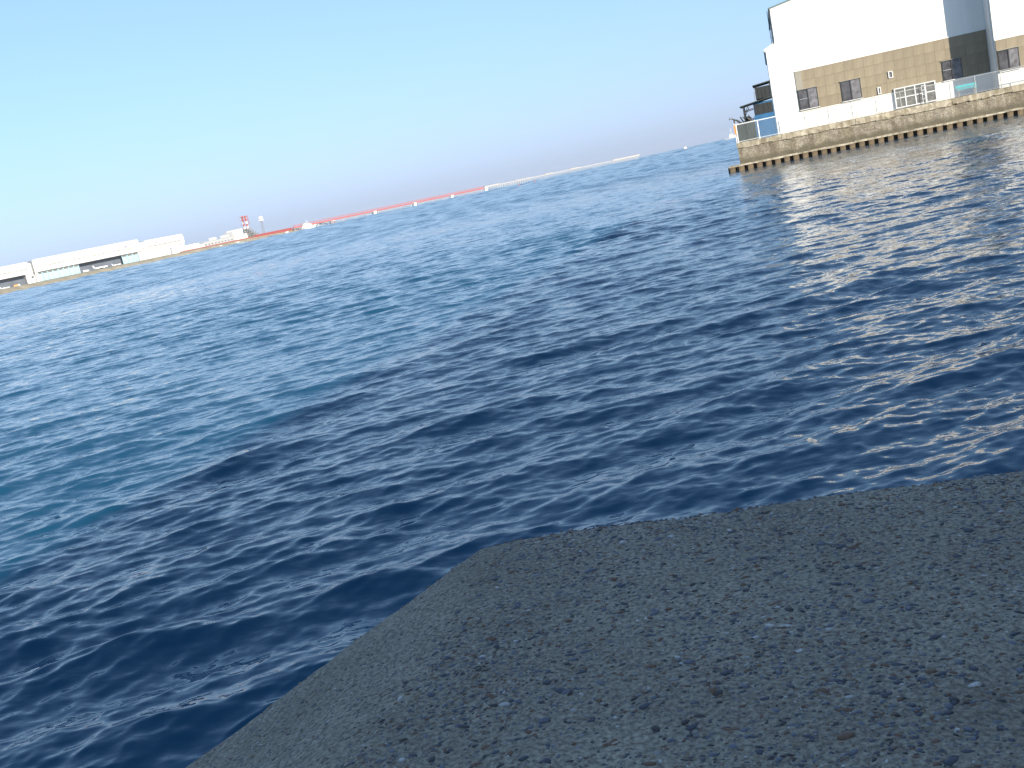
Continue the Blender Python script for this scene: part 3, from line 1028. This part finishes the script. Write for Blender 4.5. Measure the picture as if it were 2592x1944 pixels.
def door_leaf(parent, x0, x1, y, z1, n):
    """sliding door leaves with a window strip along the top"""
    for i in range(n):
        a, b = x0 + (x1 - x0) * i / n + .12, x0 + (x1 - x0) * (i + 1) / n - .12
        dl = MB().box(a, b, y - (.5 if i % 2 else .1), y + .6, G - .2, z1).build("door_leaf", M['door_blue'], parent)
        yy = y - (.5 if i % 2 else .1)
        MB().box(a + .7, b - .7, yy - .08, yy - .02, z1 - 2.9, z1 - .5).build("window_strip", M['glass_door'], dl)


# middle hangar, with the lettering
h = thing("hangar", "long white hangar with dark open bay and lettering on its fascia", "hangar", HO, HR, "airport hangars")
MB().box(9, 161.5, 14, 88, G - 1, 34.5).build("rear_hall", M['hangar_white'], h)
for (a, b) in ((9, 12.6), (157.6, 161.8)):
    MB().box(a, b, 0, 13.98, G - 1, 18.85).build("end_pier", M['hangar_white'], h)
MB().box(8.6, 162.0, -2.2, 14, 18.9, 25.3).build("lower_fascia", M['hangar_white'], h)
MB().prism([(8.8, 25.3), (161.8, 25.3), (161.8, 35.6), (159.5, 36.6), (11, 36.6), (8.8, 35.8)], -1.2, 13.9).build("upper_fascia", M['hangar_white'], h)
for i in range(24):
    a = 12 + i * 5.8
    MB().box(a, a + 5.0, -1.32, -1.22, 25.0, 26.4).build("louvre", M['strip'], h)
MB().prism([(12, 34.6), (159, 34.6), (150, 37.2), (20, 37.2)], 20, 88).build("roof", M['hangar_white'], h)
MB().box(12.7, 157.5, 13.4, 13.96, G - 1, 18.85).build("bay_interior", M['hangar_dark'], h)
door_leaf(h, 12.7, 18.6, 1.5, 18.4, 1)
door_leaf(h, 18.8, 70.2, 1.5, 18.4, 7)
door_leaf(h, 133, 157.4, 1.5, 18.4, 3)
text_mesh("lettering", "ANA", 3.6, h, (129.6, -1.28, 27.9), M['lettering'])
m_ = MB()
for k in range(2):
    m_.prism([(139.6 + k * 1.5, 27.8), (140.6 + k * 1.5, 27.8), (142.6 + k * 1.5, 31.0), (141.6 + k * 1.5, 31.0)], -1.35, -1.23)
m_.build("slanted_emblem", M['lettering'], h)

# left hangar, cut by the frame
h2 = thing("hangar", "white hangar cut off by the left edge of the photo with open dark bay", "hangar", HO, HR, "airport hangars")
MB().box(-150, 2.6, 14, 88, G - 1, 33.6).build("rear_hall", M['hangar_white'], h2)
MB().box(-150, 3.0, -2.0, 14, 18.7, 25.0).build("lower_fascia", M['hangar_white'], h2)
MB().prism([(-150, 25.0), (2.8, 25.0), (2.8, 33.8), (0.6, 35.3), (-150, 35.6)], -1.0, 13.9).build("upper_fascia", M['hangar_white'], h2)
for i in range(26):
    a = -149 + i * 5.8
    MB().box(a, a + 5.0, -1.12, -1.02, 24.8, 26.2).build("louvre", M['strip'], h2)
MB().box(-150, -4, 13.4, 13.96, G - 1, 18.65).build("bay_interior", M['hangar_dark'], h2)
MB().box(-4, 2.8, 0, 13.95, G - 1, 18.65).build("end_pier", M['hangar_white'], h2)
an = thing("hangar_annex", "low pale annex wedged between the two white hangars", "building", HO, HR)
MB().box(2.9, 8.5, 2, 40, G - 1, 15.2).build("wall", M['hangar_white'], an)
MB().box(3.05, 8.55, 8, 40, 15.52, 33.0).build("gap_wall", M['hangar_white'], an)  # pale wall added to lighten the deeply shaded gap between the hangars
MB().box(3.3, 6.6, 1.9, 1.98, 12.2, 14.8).build("window", M['glass_dark'], an)
MB().box(2.8, 8.55, 1.6, 40.2, 15.202, 15.5).build("roof", M['roof'], an)

# right, closed hangar
h3 = thing("hangar", "lower white closed hangar with one dark window strip at the right end", "hangar", HO, HR, "airport hangars")
MB().prism([(162.2, G - 1), (230.4, G - 1), (231.0, 18.5), (232.4, 19.0), (232.0, 28), (230.6, 32.0), (173, 32.7), (170, 31.0), (162.2, 31.0)], 1, 80).build("wall", M['hangar_white'], h3)
for i in range(10):
    a = 173.5 + i * 5.3
    MB().box(a, a + 4.9, .88, .98, 22.0, 23.2).build("window_strip", M['strip'], h3)
MB().box(166, 169.2, .88, .98, 20.8, 21.9).build("window", M['strip'], h3)
MB().box(162.2, 230, -1.0, .95, 18.7, 19.2).build("canopy", M['hangar_white'], h3)


def aircraft(label, x, y, rz, sc):
    p = thing("aircraft", label, "aircraft")
    d = Vector((math.cos(HR) * x - math.sin(HR) * y, math.sin(HR) * x + math.cos(HR) * y, 0))
    p.location = Vector(HO) + d + Vector((0, 0, G))
    p.rotation_euler = (0, 0, HR + rz)
    p.scale = (sc, sc, sc)
    MB().lathe([(.1, -18), (.9, -15), (1.6, -11), (2, -6), (2, 11), (1.7, 14.5), (1.0, 16.8), (.15, 18)], 14, (0, 0, 3.6), 'x').build("fuselage", M['aircraft'], p, True)
    for s_ in (-1, 1):
        m_ = MB(); th = .22
        pts = [(5, 1.6 * s_), (-1, 17 * s_), (-3, 17 * s_), (-3, 1.6 * s_)]
        for zz in (3.0,):
            m_.face([(a, b, zz) for a, b in pts]); m_.face([(a, b, zz + th) for a, b in pts[::-1]])
            for i in range(4):
                a, b = pts[i], pts[(i + 1) % 4]
                m_.face([(*a, zz), (*a, zz + th), (*b, zz + th), (*b, zz)])
        m_.build("wing", M['aircraft'], p)
        MB().lathe([(.7, -2), (1.0, -.5), (1.0, 1.4), (.8, 2)], 10, (3.2, 6 * s_, 1.9), 'x').build("engine", M['aircraft'], p)
        m_ = MB()
        pts = [(-13.5, .6 * s_), (-17, 6 * s_), (-18, 6 * s_), (-17, .5 * s_)]
        m_.face([(a, b, 4.4) for a, b in pts]); m_.face([(a, b, 4.6) for a, b in pts[::-1]])
        m_.build("tailplane", M['aircraft'], p)
        MB().bar((-1, 2.4 * s_, 0), (-1, 2.4 * s_, 3.1), .5).build("landing_gear", M['rubber'], p)
    MB().prism([(-12.5, 5.3), (-16.8, 5.0), (-18.4, 10.6), (-16.6, 10.6)], -.2, .2).build("tail_fin", M['aircraft'], p)
    MB().bar((13, 0, 0), (13, 0, 2.2), .4).build("landing_gear", M['rubber'], p)
    return p


aircraft("white airliner with its tail fin upright in the open hangar bay", 97, -6, R(12), .66)
aircraft("white airliner with rounded nose at the right of the open hangar bay", 121, -4, R(4), .40)
aircraft("small white aircraft before the dark bay at the left edge", -36, -6, R(15), .42)

def truck(label, x, y, body):
    p = thing("service_truck", label, "truck")
    d = Vector((math.cos(HR) * x - math.sin(HR) * y, math.sin(HR) * x + math.cos(HR) * y, 0))
    p.location = Vector(HO) + d + Vector((0, 0, G)); p.rotation_euler = (0, 0, HR)
    MB().prism([(-4, .8), (2.2, .8), (2.2, 3.0), (-4, 3.0)], -1.2, 1.2).build("cargo_box", body, p)
    MB().prism([(2.3, .8), (4.2, .8), (4.2, 1.7), (3.7, 2.7), (2.3, 2.7)], -1.15, 1.15).build("cab", M['aircraft'], p)
    for xx in (-2.8, 3.1):
        for yy in (-1.1, 1.1):
            MB().lathe([(.1, -.2), (.5, -.18), (.5, .18), (.1, .2)], 10, (0, 0, 0)).build("wheel", M['rubber'], p)
            o = p.children[-1]; o.location = (xx, yy, .5); o.rotation_euler = (R(90), 0, 0)


truck("orange service truck on the apron before the leftmost hangar", -22, -12, M['orange'])
truck("white service truck parked by the pale blue hangar doors", 74, -10, M['aircraft'])
truck("white service truck on the apron before the annex", -3, -14, M['aircraft'])

# buildings and tanks along the shore
SO = (-379.8, 1400.0, 0.0)
SR = math.atan2(250, 110.82)


def bld(name, label, cat, x0, x1, y0, y1, z1, wall, nwin=0, roof=True):
    p = thing(name, label, cat, SO, SR)
    MB().box(x0, x1, y0, y1, G - 1.5, z1).build("wall", wall, p)
    if roof:
        MB().box(x0 - .3, x1 + .3, y0 - .3, y1 + .3, z1 + .002, z1 + .35).build("roof", M['roof'], p)
    for i in range(nwin):
        a = x0 + (x1 - x0) * (i + .3) / nwin
        MB().box(a, a + (x1 - x0) / nwin * .4, y0 - .1, y0 - .02, G + 2.2, G + 3.6).build("window", M['glass_dark'], p)
    return p


def tank(label, x, y, r, z1):
    p = thing("storage_tank", label, "tank", SO, SR, "white tanks on the far shore")
    MB().lathe([(r, G - 1), (r, z1 - r * .18), (r * .8, z1 - r * .06), (r * .3, z1)], 24, (x, y, 0)).build("shell", M['red_white'], p)
    MB().lathe([(r + .15, z1 - r * .18 - .5), (r + .15, z1 - r * .18 - .2)], 24, (x, y, 0)).build("rim_band", M['steel'], p)
    m_ = MB()
    for k in (0, .5):
        m_.bar((x + r * .5 + k, y - r * .9 - .3, G), (x + r * .5 + k, y - r * .9 - .3, z1 - r * .15), .12)
    m_.build("ladder", M['steel'], p)


tank("white round storage tank nearest the closed hangar", 17, 26, 8.6, 14.6)
tank("smaller white storage tank behind the first one", 29, 34, 4.5, 12.9)
b_ = bld("low_building", "low white building between the tanks and the grey hall", "building", 36, 69, 22, 40, 9.6, M['white_sheet'], 6)
MB().box(45, 60, 23, 38, 9.97, 12.4).build("upper_floor", M['white_sheet'], b_)
b_ = bld("grey_hall", "long grey hall with white tanks on its roof", "building", 71, 138, 24, 46, 11.6, M['grey_wall'], 9)
for a, bb in ((93, 107), (119, 136)):
    MB().lathe([(.6, a), (1.8, a + .6), (1.8, bb - .6), (.6, bb)], 14, (0, 30, 13.9), 'x').build("roof_tank", M['red_white'], b_)
    for xx in (a + 2, bb - 2):
        MB().box(xx - .3, xx + .3, 28.6, 31.4, 11.96, 12.6).build("tank_saddle", M['steel'], b_)
b_ = bld("tower_block", "tall white windowless tower block beside the chimneys", "building", 145, 161, 22, 38, 20.4, M['white_sheet'], 0)
MB().box(137.6, 144.98, 24, 38, G - 1, 18.8).build("grey_annex", M['grey_wall'], b_)
MB().box(161.02, 171, 23, 36, G - 1, 12.3).build("low_annex", M['white_sheet'], b_)

# steel plant with twin striped stacks
p = thing("process_plant", "grey steel process plant under the striped stacks", "plant", SO, SR)
for i in range(6):
    for j in range(3):
        x_ = 171.8 + i * 4.8
        top_ = (19, 18.5, 18, 16, 13, 10.5)[i]
        MB().bar((x_, 22 + j * 5, G - 1), (x_, 22 + j * 5, top_), .7).build("column", M['plant'], p)
for z, xe in ((8.5, 196), (11.5, 191.5), (14.5, 187), (17.5, 182)):
    for j in range(3):
        MB().bar((171.5, 22 + j * 5, z), (xe, 22 + j * 5, z), .8).build("beam", M['plant'], p)
    MB().box(171.6, xe, 22.4, 31.6, z - .25, z + .1).build("platform", M['plant'], p)
for x_, r_, z1 in ((174.5, 1.6, 16), (179.5, 1.9, 13.5), (184, 1.6, 15), (189.5, 1.8, 11), (194, 1.3, 9)):
    MB().lathe([(r_, G - 1), (r_, z1 - .8), (r_ * .4, z1)], 14, (x_, 27, 0)).build("vessel", M['grey_wall'], p)
st = thing("striped_stack", "twin red and white striped stacks rising above the plant", "chimney", SO, SR)
for x_ in (177.0, 184.6):
    bands = [(G - 1, 19, 0), (19, 22.4, 0), (22.4, 25.2, 1), (25.2, 29.4, 0), (29.4, 37.6, 1)]
    for za, zb, c in bands:
        MB().lathe([(1.35, za), (1.25, zb - .01)], 16, (x_, 29, 0)).build("flue", M['red'] if c else M['red_white'], st)
for z in (19.2, 25.3, 31.5, 36.5):
    m_ = MB()
    for a, b in (((173.8, 26), (188, 26)), ((188, 26), (188, 32)), ((188, 32), (173.8, 32)), ((173.8, 32), (173.8, 26))):
        m_.bar((*a, z), (*b, z), .45)
    m_.build("gallery", M['red'], st)
for a, b in (((175, 26.6), (178.6, 26.6)),):
    pass
for x_ in (174.6, 187.2):
    MB().bar((x_, 26.3, 25.4), (x_ + (1.6 if x_ < 180 else -1.6), 26.3, 37.4), .5).build("brace", M['red'], st)

lm = thing("radar_mast", "lattice mast with a big white domed head right of the stacks", "mast", SO, SR)
for x_ in (214.6, 219.6):
    MB().bar((x_, 26, G - 1), (217.1 + (x_ - 217.1) * .7, 26, 27.2), .55).build("leg", M['steel'], lm)
for i in range(7):
    za, zb = G + i * 3.1, G + (i + 1) * 3.1
    MB().bar((215.0, 26, za), (219.2, 26, zb), .3).build("brace", M['steel'], lm)
MB().box(213.6, 220.6, 23.5, 28.5, 26.4, 27.3).build("platform", M['red_white'], lm)
MB().lathe([(2.0, 27.3), (3.2, 28.4), (3.5, 30), (3.0, 31.8), (1.4, 32.9), (.2, 33.2)], 18, (217.1, 26, 0)).build("dome", M['red_white'], lm, True)

# red pipeline along the bank
pl_ = thing("red_pipeline", "red pipeline on low supports running along the far bank", "pipeline", SO, SR)
for k, (x0, x1, y, z, r_) in enumerate(((6, 172, 14, 5.4, .55), (172, 270, 12, 6.9, .6), (172, 270, 10.5, 5.0, .65), (150, 270, 9.0, 4.2, .5))):
    MB().lathe([(r_, x0), (r_, x1)], 8, (0, y, z), 'x').build("pipe", M['red'], pl_)
for i in range(44):
    x_ = 8 + i * 6
    MB().box(x_ - .25, x_ + .25, 9.2, 14.4, 3.0, 4.9 if x_ < 172 else 6.3).build("support", M['red'], pl_)
for k, (x_, lb) in enumerate(((31.5, "white concrete dolphin at the bank near the round tanks"), (69.5, "white concrete dolphin at the bank near the low building"),
                              (109, "white concrete dolphin at the bank before the grey hall"), (233, "white concrete dolphin at the bank right of the mast"))):
    dd = thing("dolphin", lb, "dolphin", SO, SR, "white dolphins along the bank")
    MB().box(x_ - 1.5, x_ + 1.5, -4, -1, -1, 2.2).build("shaft", M['red_white'], dd)
    MB().box(x_ - 2.2, x_ + 2.2, -4.6, -.4, 2.202, 3.1).build("cap", M['red_white'], dd)

# white ship at the end of the bank
sh = thing("moored_ship", "white ship with stacked superstructure moored at the end of the bank", "ship", SO, SR)
MB().prism([(270, .0), (294, .0), (296.5, 3.0), (268, 3.4)], -12, -5).build("hull", M['red_white'], sh)
MB().box(272, 292, -11.2, -5.8, 3.42, 5.6).build("deckhouse", M['red_white'], sh)
MB().box(273, 291.5, -10.6, -6.4, 5.62, 7.4).build("upper_deckhouse", M['red_white'], sh)
MB().box(275.5, 287, -10.2, -6.8, 7.42, 9.4).build("bridge", M['red_white'], sh)
MB().box(276.2, 286.4, -10.3, -10.22, 8.2, 8.9).build("bridge_window", M['glass_dark'], sh)
MB().bar((283, -8.5, 9.4), (283, -8.5, 14.6), .4).build("mast", M['red_white'], sh)
MB().bar((281.4, -8.5, 12.4), (284.6, -8.5, 12.4), .3).build("yard", M['red_white'], sh)
lj = thing("landing_stage", "white landing stage on four posts beside the red pier", "jetty", SO, SR)
MB().box(300, 362, -10, -4, 4.1, 5.2).build("deck", M['red_white'], lj)
for x_ in (303.5, 312, 322, 332, 341, 351, 360):
    MB().box(x_ - .8, x_ + .8, -9, -7.4, -1, 4.08).build("pile", M['red_white'], lj)
bt = thing("motor_boat", "white motor boat with a red hull below the landing stage", "boat", SO, SR)
MB().prism([(341, .1), (355, .1), (357, 1.6), (339, 1.6)], -17, -13).build("hull", M['red'], bt)
MB().prism([(341.5, 1.62), (354.5, 1.62), (352, 3.4), (344, 3.4)], -16.6, -13.4).build("cabin", M['red_white'], bt)

# ------------------------------------------------------------------ approach light pier
PO = (-273.3, 1650.0, 0.0)
PR = math.atan2(600, 628.9)
rp_ = thing("red_pier", "red steel approach pier on close rows of piles", "pier", PO, PR)
MB().box(-6, 408, -1.6, 1.6, 5.4, 7.3).build("deck_girder", M['red'], rp_)
MB().box(-6, 408, -1.9, -1.5, 8.9, 9.7).build("top_rail", M['red'], rp_)
MB().box(-6, 408, 1.5, 1.9, 8.9, 9.7).build("top_rail", M['red'], rp_)
for i in range(70):
    x_ = -4 + i * 5.95
    MB().box(x_ - .2, x_ + .2, -1.85, -1.55, 7.302, 8.9).build("rail_post", M['red'], rp_)
pile = MB().lathe([(.45, -1), (.45, 5.4)], 8).build("pile", M['pile_grey'], rp_)
pile.location = (66, 0, 0)
for i in range(1, 86):
    o = link("pile", pile.data, rp_)
    o.location = (66 + i * 4.0, 0, 0)
    if i % 6 == 0:
        o.scale = (1.7, 1.7, 1)
for i in range(8):
    o = link("pile", pile.data, rp_); o.location = (-4 + i * 9.0, 0, 0)
for i, lb in ((151, "first"), (238.5, "second"), (324.5, "third"), (409, "fourth")):
    dd = thing("fender_dolphin", "pale concrete fender block before the red pier, %s from the shore" % lb, "dolphin", PO, PR, "fender blocks along the red pier")
    MB().box(i - 2.3, i + 2.3, -6, -2.5, -1, 4.9).build("shaft", M['red_white'], dd)
    MB().box(i - 3.0, i + 3.0, -6.5, -2.2, 4.902, 6.2).build("cap", M['red_white'], dd)

wp = thing("white_pier", "long pale pier on piles running out beyond the red pier", "pier", PO, PR)
MB().box(408.2, 872, -1.6, 1.6, 7.0, 8.0).build("deck", M['concrete_far'], wp)
for a, b, z in ((411, 449, 9.2), (490, 530, 8.7), (574, 596, 9.1), (648, 674, 9.1), (782, 872, 9.3)):
    MB().box(a, b, -2.2, 2.2, 8.002, z).build("raised_girder", M['concrete_far'], wp)
pile = MB().lathe([(.5, -1), (.5, 6.6)], 8).build("pile", M['pile_grey'], wp)
pile.location = (414, 0, 0)
for i in range(1, 76):
    o = link("pile", pile.data, wp)
    x_ = 414 + i * 6.05
    o.location = (x_, 0, 0)
    if 440 < x_ < 535 or 780 < x_:
        o.scale = (1.6, 1.6, 1)

# ------------------------------------------------------------------ far boats and buoys
def boat(name, label, cat, x, y, rz, L_, hull, sup, mast):
    p = thing(name, label, cat, (x, y, 0), rz)
    MB().prism([(-L_ / 2, -.5), (L_ * .42, -.5), (L_ / 2, L_ * .14), (-L_ / 2, L_ * .11)], -L_ * .12, L_ * .12).build("hull", hull, p)
    MB().box(-L_ * .36, L_ * .12, -L_ * .09, L_ * .09, L_ * .111, L_ * .28).build("deckhouse", sup, p)
    MB().box(-L_ * .22, L_ * .06, -L_ * .08, L_ * .08, L_ * .281, L_ * .42).build("bridge", sup, p)
    MB().box(-L_ * .18, L_ * .062, -L_ * .082, -L_ * .0801, L_ * .32, L_ * .38).build("bridge_window", M['glass_dark'], p)
    MB().bar((-L_ * .08, 0, L_ * .42), (-L_ * .08, 0, mast), L_ * .025).build("mast", sup, p)
    MB().bar((-L_ * .15, 0, mast * .8), (L_ * 0, 0, mast * .8), L_ * .015).build("yard", sup, p)


boat("coaster_ship", "small white ship with a mast on the horizon beside the quay", "ship", 737, 3000, R(160), 34, M['grey_wall'], M['red_white'], 30)
boat("distant_boat", "tiny orange boat alone on the open horizon", "boat", 507, 2500, R(10), 13, M['orange'], M['red_white'], 7)
for (x, y, lb) in ((62, 1040, "small red buoy on the open water below the pale pier"), (45, 1010, "second tiny red buoy left of the first below the pale pier")):
    p = thing("buoy", lb, "buoy", (x, y, 0), 0, "red buoys on the open water")
    MB().lathe([(.6, -.5), (1.1, -.2), (1.1, .6), (.3, .8)], 12).build("float", M['red'], p)
    MB().lathe([(.35, .8), (.25, 2.4), (.05, 2.6)], 8).build("top_mark", M['red'], p)

# ------------------------------------------------------------------ thin sea haze over the bay
hz = MB().box(-7400, 7400, -7400, 7400, -4, 46).build("haze", None)
hm = bpy.data.materials.new("sea_haze")
hm.use_nodes = True
hn, hl = hm.node_tree.nodes, hm.node_tree.links
hn.clear()
ho = hn.new("ShaderNodeOutputMaterial")
hv = hn.new("ShaderNodeVolumePrincipled")
hv.inputs["Color"].default_value = (0.80, 0.88, 1.0, 1)
hv.inputs["Density"].default_value = 0.00006
hv.inputs["Anisotropy"].default_value = 0.0
hl.new(hv.outputs[0], ho.inputs["Volume"])
hz.data.materials.clear()
hz.data.materials.append(hm)
tag(hz, "thin pale haze over the whole bay", "haze", kind="stuff")
